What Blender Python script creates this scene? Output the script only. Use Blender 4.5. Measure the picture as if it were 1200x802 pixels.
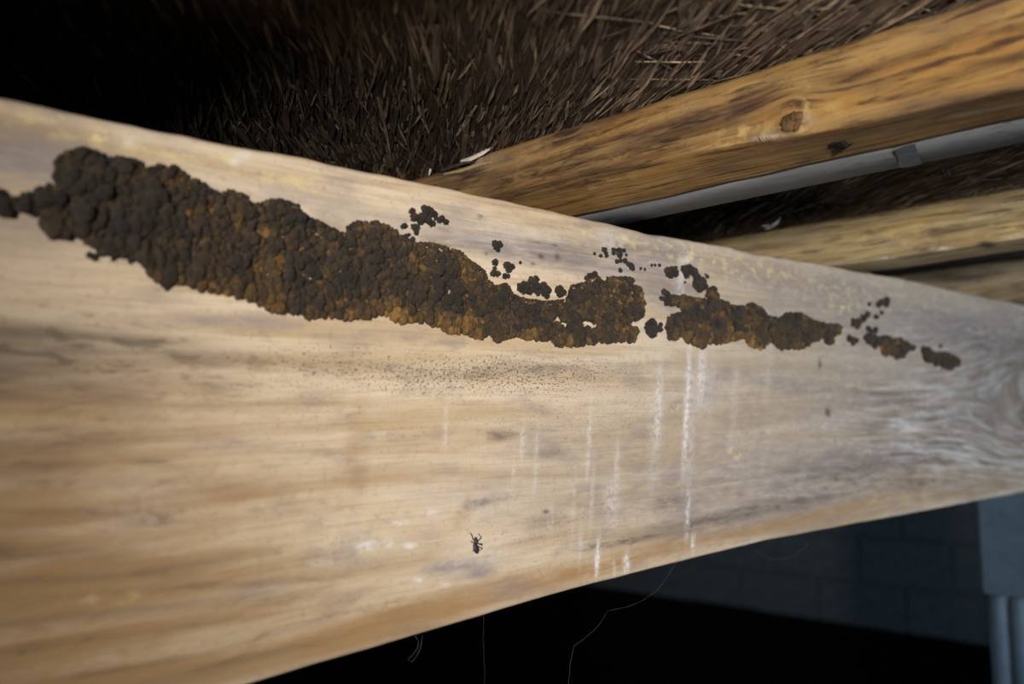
import bpy, bmesh, math, random
import numpy as np
from mathutils import Matrix, Vector, noise as mnoise

random.seed(7)
rng = np.random.default_rng(11)
for o in list(bpy.data.objects):
    bpy.data.objects.remove(o)
scene = bpy.context.scene
COL = scene.collection

# ------------------------------------------------------------------ camera
# world: beam face is the plane x = 0, beam runs along +Y, joists along X, z up (metres)
F = 1103.12
VB = np.array([1733 - 600, -(463 - 401), -F]); VB /= np.linalg.norm(VB)
VJ = -np.array([-480 - 600, -(510 - 401), -F]); VJ /= np.linalg.norm(VJ)
VB = VB - VJ * (VJ @ VB); VB /= np.linalg.norm(VB)
VZ = np.cross(VJ, VB)
R = np.array([VJ, VB, VZ])                      # world = R @ camera vector
CAM = np.array([0.375, 0.0, 0.0])

def ray(px, py): return R @ np.array([px - 600.0, -(py - 401.0), -F])
def onx(px, py, x=0.0):
    d = ray(px, py); return CAM + d * (x - CAM[0]) / d[0]
def ony(px, py, y):
    d = ray(px, py); return CAM + d * y / d[1]
def onz(px, py, z):
    d = ray(px, py); return CAM + d * z / d[2]
def proj(P):
    c = (np.asarray(P) - CAM) @ R
    w = np.where(-c[..., 2] < 1e-3, 1e-3, -c[..., 2])
    return 600 + F * c[..., 0] / w, 401 - F * c[..., 1] / w, w

cd = bpy.data.cameras.new('camera')
cam = bpy.data.objects.new('camera', cd); COL.objects.link(cam)
m = Matrix.Identity(4)
for i in range(3):
    for j in range(3):
        m[i][j] = R[i, j]
    m[i][3] = CAM[i]
cam.matrix_world = m
cd.sensor_width = 36.0
cd.lens = F * 36.0 / 1200.0
cd.clip_start = 0.01
cd.dof.use_dof = True
cd.dof.focus_distance = 0.545
cd.dof.aperture_fstop = 5.6
scene.camera = cam

# ------------------------------------------------------------------ world and lights
w = bpy.data.worlds.new('world'); scene.world = w; w.use_nodes = True
w.node_tree.nodes['Background'].inputs[0].default_value = (0.55, 0.75, 1.0, 1)
w.node_tree.nodes['Background'].inputs[1].default_value = 0.007

def aim(o, loc, target):
    o.location = loc
    o.rotation_euler = (Vector(target) - Vector(loc)).to_track_quat('-Z', 'Y').to_euler()

ld = bpy.data.lights.new('work_light', 'SPOT')
ld.energy = 134; ld.color = (1.0, 0.945, 0.875); ld.shadow_soft_size = 0.05
ld.spot_size = math.radians(42); ld.spot_blend = 1.0
lo = bpy.data.objects.new('work_light', ld); COL.objects.link(lo)
aim(lo, (1.05, -0.66, -0.02), (0.0, 0.66, 0.09))

dd = bpy.data.lights.new('crawlspace_daylight', 'AREA')
dd.energy = 8.5; dd.color = (0.52, 0.76, 1.0); dd.spread = math.radians(75); dd.shape = 'RECTANGLE'; dd.size = 0.7; dd.size_y = 0.5
do = bpy.data.objects.new('crawlspace_daylight', dd); COL.objects.link(do)
aim(do, (2.2, 0.2, -0.55), (-0.4, 2.4, -0.35))

scene.view_settings.view_transform = 'Standard'
scene.view_settings.look = 'None'
scene.view_settings.gamma = 1.0
scene.view_settings.exposure = 0.0
scene.view_settings.use_curve_mapping = False

# ------------------------------------------------------------------ helpers
def tag(o, label=None, cat=None, group=None, kind=None):
    if label: o['label'] = label
    if cat: o['category'] = cat
    if group: o['group'] = group
    if kind: o['kind'] = kind
    return o

def mesh_obj(name, verts, faces, mat=None, parent=None, smooth=False):
    me = bpy.data.meshes.new(name)
    me.from_pydata([tuple(map(float, v)) for v in verts], [], faces)
    me.update()
    if smooth:
        me.polygons.foreach_set('use_smooth', [True] * len(me.polygons))
    o = bpy.data.objects.new(name, me); COL.objects.link(o)
    if mat: me.materials.append(mat)
    if parent: o.parent = parent
    return o

def empty(name, loc):
    o = bpy.data.objects.new(name, None); COL.objects.link(o)
    o.location = loc; o.empty_display_size = 0.02
    return o

def hash2(i, j, s):
    h = np.sin(i * 127.1 + j * 311.7 + s * 74.7) * 43758.5453
    return h - np.floor(h)
def vn(x, y, s=0):
    x = np.asarray(x, float); y = np.asarray(y, float)
    i = np.floor(x); j = np.floor(y); fx = x - i; fy = y - j
    fx = fx * fx * (3 - 2 * fx); fy = fy * fy * (3 - 2 * fy)
    a = hash2(i, j, s); b = hash2(i + 1, j, s); c = hash2(i, j + 1, s); d = hash2(i + 1, j + 1, s)
    return (a + (b - a) * fx) * (1 - fy) + (c + (d - c) * fx) * fy
def fbm(x, y, s=0, o=4):
    r = 0; a = 0.5; t = 0
    for k in range(o):
        r = r + a * vn(x * 2 ** k, y * 2 ** k, s + k * 3.3); t += a; a *= 0.5
    return r / t

def attr3(me, name, arr):
    a = me.attributes.new(name, 'FLOAT_VECTOR', 'POINT')
    a.data.foreach_set('vector', np.ascontiguousarray(arr, dtype=np.float32).ravel())

def strokes(px, py, lst):
    """soft elliptical patches (cx, cy, rx, ry, degrees, strength) laid over a surface"""
    out = np.zeros_like(px)
    for cx, cy, rx, ry, a, s in lst:
        c, sn = math.cos(math.radians(a)), math.sin(math.radians(a))
        dx = px - cx; dy = py - cy
        u = (dx * c + dy * sn) / rx; v = (-dx * sn + dy * c) / ry
        out = np.maximum(out, s * np.exp(-(u * u + v * v) ** 1.3))
    return out

def loft(name, rings, mat, parent=None):
    """rings: array (stations, loop points, 3), loop closed, capped both ends"""
    rings = np.asarray(rings); n, k, _ = rings.shape
    V = rings.reshape(-1, 3)
    i = np.arange(n - 1)[:, None]; j = np.arange(k)[None, :]; jn = (j + 1) % k
    q = np.stack([i * k + j, i * k + jn, (i + 1) * k + jn, (i + 1) * k + j], -1).reshape(-1, 4)
    me = bpy.data.meshes.new(name)
    nf = len(q) + 2
    me.vertices.add(len(V)); me.vertices.foreach_set('co', V.astype(np.float32).ravel())
    idx = np.concatenate([q.ravel(), np.arange(k)[::-1], (n - 1) * k + np.arange(k)])
    me.loops.add(len(idx)); me.loops.foreach_set('vertex_index', idx.astype(np.int32))
    ls = np.concatenate([np.arange(len(q)) * 4, [len(q) * 4, len(q) * 4 + k]])
    me.polygons.add(nf); me.polygons.foreach_set('loop_start', ls.astype(np.int32))
    me.polygons.foreach_set('use_smooth', np.array([True] * len(q) + [False, False]))
    me.update(calc_edges=True); me.validate()
    me.materials.append(mat)
    o = bpy.data.objects.new(name, me); COL.objects.link(o)
    if parent: o.parent = parent
    bm = bmesh.new(); bm.from_mesh(me); bmesh.ops.recalc_face_normals(bm, faces=bm.faces); bm.to_mesh(me); bm.free()
    return o

# ------------------------------------------------------------------ materials
class NT:
    def __init__(s, name):
        s.m = bpy.data.materials.new(name); s.m.use_nodes = True
        s.t = s.m.node_tree; s.b = s.t.nodes['Principled BSDF']
    def n(s, typ, **kw):
        x = s.t.nodes.new(typ)
        for k, v in kw.items(): setattr(x, k, v)
        return x
    def put(s, sock, v):
        if hasattr(v, 'links'): s.t.links.new(v, sock)
        elif v is not None:
            if isinstance(v, (tuple, list)) and len(v) == 3 and sock.type == 'RGBA': v = (*v, 1)
            sock.default_value = v
    def math(s, op, a, b=None, clamp=False):
        x = s.n('ShaderNodeMath', operation=op, use_clamp=clamp)
        s.put(x.inputs[0], a); s.put(x.inputs[1], b); return x.outputs[0]
    def vmul(s, a, b):
        x = s.n('ShaderNodeVectorMath', operation='MULTIPLY'); s.put(x.inputs[0], a); s.put(x.inputs[1], b); return x.outputs[0]
    def vadd(s, a, b):
        x = s.n('ShaderNodeVectorMath', operation='ADD'); s.put(x.inputs[0], a); s.put(x.inputs[1], b); return x.outputs[0]
    def noise(s, v, scale=1.0, det=4.0, rough=0.55, dist=0.0):
        x = s.n('ShaderNodeTexNoise'); s.put(x.inputs['Vector'], v)
        x.inputs['Scale'].default_value = scale; x.inputs['Detail'].default_value = det
        x.inputs['Roughness'].default_value = rough; x.inputs['Distortion'].default_value = dist
        return x.outputs['Fac']
    def rng(s, v, a, b, c=0.0, d=1.0):
        x = s.n('ShaderNodeMapRange', interpolation_type='SMOOTHSTEP'); s.put(x.inputs[0], v)
        for i, q in enumerate((a, b, c, d)): s.put(x.inputs[i + 1], q)
        return x.outputs[0]
    def mix(s, f, a, b):
        x = s.n('ShaderNodeMix', data_type='RGBA'); s.put(x.inputs[0], f); s.put(x.inputs[6], a); s.put(x.inputs[7], b); return x.outputs[2]
    def mul(s, a, b): return s.math('MULTIPLY', a, b)
    def attr(s, name):
        x = s.n('ShaderNodeAttribute', attribute_name=name); return x
    def sep(s, v):
        x = s.n('ShaderNodeSeparateXYZ'); s.put(x.inputs[0], v); return x.outputs
    def bump(s, h, strength=0.5, dist=0.001):
        x = s.n('ShaderNodeBump'); s.put(x.inputs['Height'], h); x.inputs['Strength'].default_value = strength
        x.inputs['Distance'].default_value = dist; s.t.links.new(x.outputs[0], s.b.inputs['Normal'])
    def out(s, c, rough=0.8, spec=0.25, metal=0.0):
        s.put(s.b.inputs['Base Color'], c); s.put(s.b.inputs['Roughness'], rough)
        s.b.inputs['Specular IOR Level'].default_value = spec; s.b.inputs['Metallic'].default_value = metal
        return s.m

def wood(name, light, tan, streak, dark, purple, orange, yellow, white, band=(5, 75), fine=(14, 520), contrast=1.0, spk=(0.035, 0.028, 0.022), mark=0.12, finec=1.0, heart_shade=(0.255, 0.165, 0.082), grey=(0.33, 0.295, 0.285)):
    """grain runs along guv.x (metres), across guv.y (metres); stains, and light falloff painted on the beam, come from vertex layers"""
    t = NT(name)
    g = t.attr('guv').outputs['Vector']
    A = t.sep(t.attr('stain_shade_a').outputs['Vector']); B = t.sep(t.attr('stain_b').outputs['Vector'])
    n1 = t.noise(t.vmul(g, (band[0], band[1], 60)), 1, 4, 0.5, 0.6)
    n2 = t.noise(t.vmul(g, (fine[0], fine[1], 300)), 1, 3, 0.6, 0.25)
    n3 = t.noise(t.vmul(g, (22, 60, 40)), 1, 4, 0.6)
    n4 = t.noise(t.vmul(g, (45, 190, 190)), 1, 4, 0.62, 0.7)
    n8 = t.noise(t.vmul(g, (95, 150, 120)), 1, 3, 0.6)
    n5 = t.noise(g, 900, 2, 0.6)
    n6 = t.noise(g, 240, 3, 0.65)
    c = t.mix(t.mul(t.rng(n1, 0.38, 0.66), 0.85 * contrast), light, tan)
    c = t.mix(t.mul(t.rng(n2, 0.48, 0.72), 0.55 * contrast * finec), c, streak)
    c = t.mix(t.mul(t.rng(n3, 0.48, 0.72), 0.5), c, purple)
    c = t.mix(t.mul(t.rng(n6, 0.52, 0.75), 0.42), c, streak)
    C = t.sep(t.attr('stain_shade_c').outputs['Vector'])
    c = t.mix(t.mul(C[1], t.rng(n1, 0.32, 0.60, 0.45, 1.0)), c, heart_shade)
    c = t.mix(t.mul(C[2], t.rng(n8, 0.34, 0.62, 0.45, 1.0)), c, grey)
    c = t.mix(t.mul(A[2], t.rng(n4, 0.25, 0.65, 0.40, 1.0)), c, orange)
    c = t.mix(t.mul(A[1], t.rng(n4, 0.32, 0.56, 0.4, 1.0)), c, purple)
    c = t.mix(t.mul(A[0], t.rng(n1, 0.3, 0.6, 0.45, 1.0)), c, dark)
    # streaky dark marks follow the grain where stain_shade_a.x is moderate
    c = t.mix(t.mul(t.math('POWER', A[0], 0.6), t.rng(n4, 0.52, 0.62, 0.0, 0.8)), c, dark)
    n7 = t.noise(t.vmul(g, (24, 260, 150)), 1, 4, 0.65, 0.3)
    n9 = t.noise(t.vmul(g, (13, 230, 150)), 1, 3, 0.6, 0.5)
    c = t.mix(t.mul(t.rng(n7, 0.50, 0.68), mark), c, dark)
    c = t.mix(t.mul(t.mul(C[0], t.rng(n9, 0.48, 0.68)), 0.5), c, white)
    c = t.mix(t.mul(C[0], t.rng(n9, 0.50, 0.34, 0.0, 0.85)), c, dark)
    c = t.mix(t.mul(B[0], t.rng(n8, 0.47, 0.66)), c, yellow)
    c = t.mix(t.mul(B[1], t.rng(n6, 0.36, 0.62, 0.15, 0.85)), c, white)
    spm = t.rng(t.noise(t.vmul(g, (560, 850, 700)), 1, 2, 0.7), t.math('SUBTRACT', 0.78, t.mul(B[2], 0.21)), t.math('SUBTRACT', 0.83, t.mul(B[2], 0.21)))
    c = t.mix(t.mul(spm, 0.75), c, spk)
    h = t.math('ADD', t.mul(n2, 0.5), t.math('ADD', t.mul(n5, 0.25), t.mul(n4, 0.5)))
    t.bump(h, 0.55, 0.0009)
    return t.out(c, 0.72, 0.3)

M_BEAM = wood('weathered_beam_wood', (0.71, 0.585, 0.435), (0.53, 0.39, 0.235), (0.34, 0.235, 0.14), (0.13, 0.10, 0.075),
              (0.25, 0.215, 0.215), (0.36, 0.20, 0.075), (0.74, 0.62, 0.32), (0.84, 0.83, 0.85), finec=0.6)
M_JOIST = wood('aged_orange_joist_wood', (0.30, 0.185, 0.068), (0.22, 0.115, 0.034), (0.10, 0.050, 0.020), (0.035, 0.015, 0.010),
               (0.09, 0.06, 0.045), (0.30, 0.15, 0.032), (0.42, 0.29, 0.11), (0.40, 0.36, 0.31), band=(12, 190), fine=(16, 480), contrast=1.15, mark=0.9)
M_JOIST2 = wood('rough_straw_joist_wood', (0.38, 0.29, 0.14), (0.25, 0.17, 0.075), (0.12, 0.08, 0.04), (0.05, 0.032, 0.02),
                (0.22, 0.17, 0.13), (0.42, 0.26, 0.07), (0.60, 0.45, 0.18), (0.60, 0.55, 0.48), band=(9, 190), fine=(12, 420), mark=0.75)

t = NT('grey_painted_batten_wood')
pc = t.n('ShaderNodeTexCoord').outputs['Object']
n = t.noise(t.vmul(pc, (14, 60, 60)), 1, 4, 0.6); n2 = t.noise(t.vmul(pc, (70, 160, 160)), 1, 3, 0.6, 0.8)
c = t.mix(t.rng(n, 0.35, 0.7), (0.21, 0.22, 0.235), (0.13, 0.14, 0.15))
c = t.mix(t.mul(t.rng(n2, 0.58, 0.68), 0.7), c, (0.09, 0.085, 0.08))
t.bump(n2, 0.3, 0.0005); M_BATTEN = t.out(c, 0.6, 0.3)

def osb_mat(name, lo_, hi_):
    t = NT(name)
    g = t.n('ShaderNodeNewGeometry')
    r = g.outputs['Random Per Island']
    pc = t.n('ShaderNodeTexCoord').outputs['Object']
    rp = t.n('ShaderNodeVectorRotate', rotation_type='Z_AXIS'); t.put(rp.inputs['Vector'], pc); rp.inputs['Angle'].default_value = math.radians(-139)
    v = rp.outputs[0]
    n = t.noise(t.vmul(v, (30, 500, 200)), 1, 3, 0.6)
    n2 = t.noise(pc, 45, 3, 0.6)
    c = t.mix(t.math('POWER', r, 3.0), lo_, hi_)
    c = t.mix(t.rng(n, 0.4, 0.7), c, t.mix(0.6, c, (0.03, 0.02, 0.014)))
    c = t.mix(t.mul(t.rng(n2, 0.45, 0.7), 0.6), c, (0.055, 0.04, 0.034))
    t.bump(n, 0.8, 0.0008)
    return t.out(c, 0.8, 0.25)
M_STRAND = osb_mat('oriented_strand_wood', (0.080, 0.057, 0.044), (0.56, 0.42, 0.29))
M_OSB = osb_mat('dark_strand_board', (0.06, 0.04, 0.028), (0.10, 0.07, 0.045))

def fungus_mat(name, use_obj):
    t = NT(name)
    if use_obj:
        tone = t.sep(t.n('ShaderNodeObjectInfo').outputs['Color'])[0]
    else:
        tone = t.attr('tone').outputs['Fac']
    pos = t.n('ShaderNodeNewGeometry').outputs['Position']
    n = t.noise(pos, 420, 4, 0.65); n2 = t.noise(pos, 1500, 3, 0.6)
    v = t.math('ADD', tone, t.math('MULTIPLY', t.math('SUBTRACT', n, 0.5), 1.1))
    v = t.math('ADD', v, t.math('MULTIPLY', t.math('SUBTRACT', n2, 0.5), 0.5))
    r = t.n('ShaderNodeValToRGB'); t.put(r.inputs[0], v)
    e = r.color_ramp.elements
    e[0].position = 0.0; e[0].color = (0.021, 0.019, 0.019, 1)
    e[1].position = 1.0; e[1].color = (0.24, 0.13, 0.042, 1)
    for p, cc in ((0.3, (0.033, 0.026, 0.021, 1)), (0.55, (0.060, 0.039, 0.022, 1)), (0.78, (0.125, 0.070, 0.025, 1))):
        x = e.new(p); x.color = cc
    t.bump(t.math('ADD', n2, n), 1.0, 0.0009)
    m_ = t.out(r.outputs[0], 0.92, 0.12)
    t.b.inputs['Sheen Weight'].default_value = 0.12
    t.b.inputs['Sheen Tint'].default_value = (0.7, 0.6, 0.5, 1)
    return m_
M_LOBE = fungus_mat('brown_fungus_lobe', True)
M_CRUST = fungus_mat('brown_fungus_crust', False)

def plain(name, col, col2, sc, rough=0.8, spec=0.2, bump=0.3, metal=0.0, d=0.002):
    t = NT(name); pc = t.n('ShaderNodeTexCoord').outputs['Object']
    n = t.noise(pc, sc, 5, 0.6); c = t.mix(t.rng(n, 0.35, 0.68), col, col2)
    t.bump(n, bump, d); return t.out(c, rough, spec, metal)
M_BLOCK = plain('concrete_block_grey', (0.105, 0.115, 0.12), (0.08, 0.085, 0.09), 30, 0.95)
M_MORTAR = plain('mortar_grey', (0.10, 0.105, 0.11), (0.08, 0.085, 0.09), 40, 0.95)
M_SOIL = plain('dark_crawlspace_soil', (0.012, 0.010, 0.009), (0.022, 0.018, 0.015), 25, 1.0, 0.05, 0.6, 0, 0.02)
M_POST = plain('blue_grey_painted_post', (0.060, 0.088, 0.12), (0.046, 0.072, 0.10), 60, 0.55, 0.35, 0.15)
M_BLACK = plain('black_resin', (0.006, 0.0055, 0.0055), (0.012, 0.010, 0.010), 300, 0.7, 0.2)
M_WEB = plain('cobweb_silk', (0.6, 0.6, 0.6), (0.75, 0.75, 0.75), 200, 0.6, 0.3)
M_WEB_DIM = plain('dusty_cobweb_silk', (0.16, 0.15, 0.14), (0.24, 0.22, 0.20), 200, 0.8, 0.1)
M_SPLINT = plain('bleached_splinter_wood', (0.62, 0.55, 0.45), (0.42, 0.36, 0.29), 150, 0.8)
M_FIB = plain('torn_fibre_wood', (0.42, 0.32, 0.18), (0.3, 0.2, 0.1), 200, 0.8)
M_SOCKET = plain('dark_rotted_wood', (0.03, 0.022, 0.016), (0.07, 0.05, 0.035), 200, 0.95)
M_INSECT = plain('dark_insect_shell', (0.02, 0.012, 0.016), (0.06, 0.04, 0.05), 900, 0.4, 0.4)

# ------------------------------------------------------------------ setting: ceiling, floor, back wall
def box_data(x0, x1, y0, y1, z0, z1):
    v = [(x, y, z) for x in (x0, x1) for y in (y0, y1) for z in (z0, z1)]
    f = [(0, 1, 3, 2), (4, 6, 7, 5), (0, 4, 5, 1), (2, 3, 7, 6), (0, 2, 6, 4), (1, 5, 7, 3)]
    return v, f
ZC = 0.173
v, f = box_data(-3.6, 2.6, -1.2, 4.2, ZC, ZC + 0.012)
ceiling = tag(mesh_obj('ceiling', v, f, M_OSB), 'dark oriented strand board subfloor above the joists', kind='structure')

SD = math.atan2(0.657, -0.904)
def strand_verts(x, y, a, L, wd, th, z, tilt, taper):
    c, s = math.cos(a), math.sin(a)
    out = []
    for (u, q) in ((-1, -taper), (-1, taper), (-0.2, 1), (0.9, taper), (1, -taper * 0.6), (0.1, -1)):
        for zz in (0, 1):
            lx = u * L / 2; ly = q * wd / 2
            out.append((x + lx * c - ly * s, y + lx * s + ly * c, z - zz * th * (1 - 0.85 * abs(u)) - tilt * (ly + lx * 0.03) - abs(tilt) * wd * 0.4))
    return out
def strand_faces(b):
    k = 6; f = [tuple(b + 2 * i for i in range(k)), tuple(b + 2 * i + 1 for i in reversed(range(k)))]
    for i in range(k):
        j = (i + 1) % k
        f.append((b + 2 * i, b + 2 * i + 1, b + 2 * j + 1, b + 2 * j))
    return f
JY = [0.0, 0.412, 0.800, 1.205]
def strand_params(x, y):
    sw = fbm(np.array(x * 9), np.array(y * 9), 4, 2)
    a = SD + (float(sw) - 0.5) * 0.50 + random.gauss(0, 0.09)
    if random.random() < (0.0 if x < 0.10 else 0.12): a = random.uniform(0, math.pi)
    return a
SV, SF = [], []
nst = 0
while nst < 30000:
    if random.random() < 0.72: x, y = random.uniform(-0.35, 0.42), random.uniform(0.1, 0.85)
    else: x, y = random.uniform(-1.1, 1.2), random.uniform(-0.3, 1.9)
    a = strand_params(x, y)
    L = random.choice([0.014, 0.024, 0.036, 0.055]) * random.uniform(0.7, 1.3); wd = random.choice([0.0005, 0.0007, 0.0011, 0.0018]) * random.uniform(0.7, 1.3)
    b = len(SV)
    SV += strand_verts(x, y, a, L, wd, random.uniform(0.0003, 0.0009), ZC - random.uniform(0, 0.0013), random.gauss(0, 0.34), random.uniform(0.05, 0.6))
    SF += strand_faces(b); nst += 1
st = mesh_obj('strand_layer', SV, SF, M_STRAND, ceiling); tag(st, kind='stuff')
for i in range(280):
    while True:
        x, y = random.uniform(-0.3, 0.40), random.uniform(0.2, 0.80)
        if not (0.40 < y < 0.51): break
    a = strand_params(x, y); z0 = ZC - random.uniform(0.0006, 0.0016)
    L = random.uniform(0.03, 0.07); wd = random.uniform(0.0014, 0.0045)
    mesh_obj('strand', strand_verts(x, y, a, L, wd, random.uniform(0.0004, 0.0009), z0, random.gauss(0, 0.10), random.uniform(0.4, 0.9)), strand_faces(0), M_STRAND, ceiling)

ZF = -0.955
N = 70
gx = np.linspace(-5, 4, N); gy = np.linspace(-2.5, 5, N)
GX, GY = np.meshgrid(gx, gy, indexing='ij')
GZ = ZF + 0.03 * (fbm(GX * 1.8, GY * 1.8, 5) - 0.5) + 0.015 * fbm(GX * 9, GY * 9, 6)
V = np.stack([GX, GY, GZ], -1).reshape(-1, 3)
fc = [(i * N + j, (i + 1) * N + j, (i + 1) * N + j + 1, i * N + j + 1) for i in range(N - 1) for j in range(N - 1)]
tag(mesh_obj('floor', V, fc, M_SOIL, smooth=True), 'dark bare soil of the crawlspace', kind='structure')

YW = 4.0
v, f = box_data(-4.2, 2.6, YW + 0.008, YW + 0.2, ZF - 0.1, 0.172)
wall = tag(mesh_obj('wall_back', v, f, M_MORTAR), 'grey concrete block foundation wall', kind='structure')
v, f = box_data(-0.1955, 0.1955, -0.004, 0.012, -0.0945, 0.0945)
bm = bmesh.new()
bv = [bm.verts.new(p) for p in v]
for q in f: bm.faces.new([bv[i] for i in q])
bmesh.ops.bevel(bm, geom=list(bm.edges), offset=0.003, segments=1, affect='EDGES')
bme = bpy.data.meshes.new('concrete_block'); bm.to_mesh(bme); bm.free(); bme.materials.append(M_BLOCK)
vj = ony(1058, 660, YW)[0]; hz = ony(1080, 690, YW)[2]
for r in range(-2, 6):
    z = hz + 0.1 + r * 0.2
    for k in range(-7, 9):
        x = vj + k * 0.4 + (0.2 if r % 2 == 0 else 0) - 0.2
        if x < -4.0 or x > 2.4 or z > 0.1: continue
        o = bpy.data.objects.new('concrete_block', bme); COL.objects.link(o); o.parent = wall
        o.location = (x, YW + random.uniform(-0.001, 0.001), z)

# ------------------------------------------------------------------ the big beam
def zbot(Y): return np.interp(Y, [-1, 0.1, 0.2087, 0.30, 0.4337, 0.63, 0.85, 1.19, 3], [-0.123, -0.118, -0.1126, -0.1075, -0.1010, -0.0965, -0.0985, -0.1015, -0.104])
def ztop(Y): return np.interp(Y, [-1, 0.1, 0.29, 0.37, 0.5, 0.65, 0.87, 1.2, 3], [0.1222, 0.1224, 0.1222, 0.1208, 0.1192, 0.1202, 0.1225, 0.1205, 0.120])
pxs = np.arange(-60, 1262, 2.6)
Yc = [onx(p, 401)[1] for p in pxs]
Ys = np.concatenate([np.linspace(-0.7, Yc[0] - 0.01, 20), Yc, np.linspace(Yc[-1] + 0.03, 2.6, 16)])
NR = 190
Tn = np.linspace(0, 1, NR)
rings = []
for Y in Ys:
    zt = ztop(Y) + 0.0022 * (fbm(np.array(Y * 34), np.array(0.5), 21, 3) - 0.5); zb = zbot(Y) + 0.0010 * (fbm(np.array(Y * 22), np.array(0.5), 22, 3) - 0.5)
    z = zt + (zb - zt) * Tn
    xx = 0.0009 * (fbm(Y * 25 + 0 * z, z * 240, 31, 3) - 0.5)
    rt = 0.0035 * (0.6 + 0.9 * fbm(np.array(Y * 18), np.array(3.0), 8, 2)); rb = 0.0025
    dt = np.clip(1 - (zt - z) / rt, 0, 1); db = np.clip(1 - (z - zb) / rb, 0, 1)
    xx = xx - rt * (1 - np.sqrt(np.clip(1 - dt * dt, 0, 1))) - rb * (1 - np.sqrt(np.clip(1 - db * db, 0, 1)))
    front = np.stack([xx, np.full(NR, Y), z], -1)
    back = np.array([[-0.037, Y, zb], [-0.0385, Y, zb + 0.002], [-0.0385, Y, zt - 0.002], [-0.037, Y, zt]])
    rings.append(np.concatenate([front, back]))
rings = np.array(rings)
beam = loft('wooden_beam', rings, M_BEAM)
tag(beam, 'large pale weathered wooden beam with grey stains and a brown fungus band', 'beam')
V = rings.reshape(-1, 3); Y = V[:, 1]; Z = V[:, 2]
px, py, dep = proj(V)
# the edge-on side streams use straight coordinates so the drips stay vertical on the wood
knot = [(onx(1215, 470), 0.055, 0.9), (onx(1215, 470), 0.12, 0.5), (onx(330, 500), 0.03, -0.25)]
gv = Z.copy() - 0.35 * (zbot(Y) + 0.11) * (1 - (Z + 0.11) / 0.23)
for k, s, a in knot:
    sy = s * 3.0
    r2 = ((Y - k[1]) / sy) ** 2 + ((Z - k[2]) / s) ** 2
    gv = gv - a * (Z - k[2]) * np.exp(-r2)
gv += 0.004 * (fbm(Y * 7, Z * 12, 41, 3) - 0.5)
attr3(beam.data, 'guv', np.stack([Y, gv, V[:, 0]], -1))
dark = strokes(px, py, [(0, 415, 200, 50, 3, 1.0), (80, 395, 240, 20, 7, .75), (200, 440, 120, 10, 6, .5), (0, 520, 120, 14, 0, .4), (130, 720, 200, 6, -6, .4), (300, 770, 120, 5, -14, .4), (0, 650, 120, 12, 0, .35), (40, 470, 70, 8, 2, .5), (40, 545, 80, 6, 0, .4), (90, 505, 60, 5, 0, .4), (20, 430, 60, 26, 0, .5), (60, 680, 140, 5, -3, .35), (240, 660, 120, 4, -8, .3), (330, 740, 120, 3, -15, .35), (60, 600, 100, 4, 0, .3), (30, 410, 190, 46, 6, .62), (10, 450, 60, 30, 0, .6), (130, 400, 150, 18, 6, .4), (60, 560, 160, 10, 1, .3), (165, 612, 34, 6, -8, .9), (185, 545, 26, 6, 4, .4),  # darkens a broad band at the left end, plus grain streaks and spots
    (1170, 405, 50, 10, 5, .35), (1190, 430, 50, 60, 60, .35), (480, 437, 90, 10, 8, .32), (590, 432, 80, 10, -6, .34), (770, 590, 12, 5, 0, .6), (800, 585, 14, 9, 0, .5), (1040, 465, 40, 5, 12, .4),
    (590, 510, 22, 6, 0, .5), (640, 532, 24, 5, -5, .4), (570, 590, 25, 5, -5, .4), (855, 415, 4, 4, 0, .0),
    (880, 600, 130, 7, -11, .55), (750, 632, 80, 4, -10, .55), (1000, 560, 100, 20, -10, .35), (1075, 566, 60, 8, -8, .4), (555, 290, 60, 5, 9, .3), (530, 270, 50, 3, 6, .4), (640, 285, 34, 3, 6, .45),
    (320, 705, 30, 5, -12, .3), (100, 750, 150, 5, -8, .25), (200, 690, 170, 4, -4, .25), (160, 780, 120, 4, -10, .25), (1100, 480, 120, 4, 8, .25),
    (300, 598, 10, 5, 0, .5), (25, 765, 6, 4, 0, .6), (213, 600, 4, 3, 0, .7)])
purp = strokes(px, py, [(1050, 370, 220, 40, 14, .75), (1100, 480, 200, 110, 0, .5), (850, 560, 300, 60, -8, .45), (450, 260, 200, 16, 12, .35), (30, 190, 80, 26, 14, .75), (60, 165, 90, 12, 14, .5), (330, 235, 60, 8, 14, .35), (590, 290, 120, 13, 10, .8), (650, 300, 110, 16, 10, .75), (760, 300, 70, 34, 15, .75),
    (780, 340, 60, 22, 10, .7), (880, 330, 80, 16, 15, .45), (1000, 350, 90, 26, 15, .55), (1130, 390, 110, 34, 15, .95), (1080, 360, 80, 20, 15, .6), (1150, 500, 110, 90, 0, .55),
    (1020, 540, 160, 26, -8, .85), (880, 600, 150, 18, -11, .75), (800, 590, 60, 24, 0, .6), (530, 663, 30, 8, -8, .9), (562, 672, 20, 7, -8, .8), (600, 690, 28, 14, -10, .45), (930, 450, 110, 14, 8, .55),
    (700, 520, 120, 40, 0, .3), (260, 375, 80, 7, 3, .4), (420, 245, 80, 10, 10, .3), (900, 480, 120, 80, 0, .3), (310, 690, 40, 10, -10, .5), (1170, 420, 60, 90, 0, .6), (270, 520, 60, 8, 3, .3)])
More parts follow.
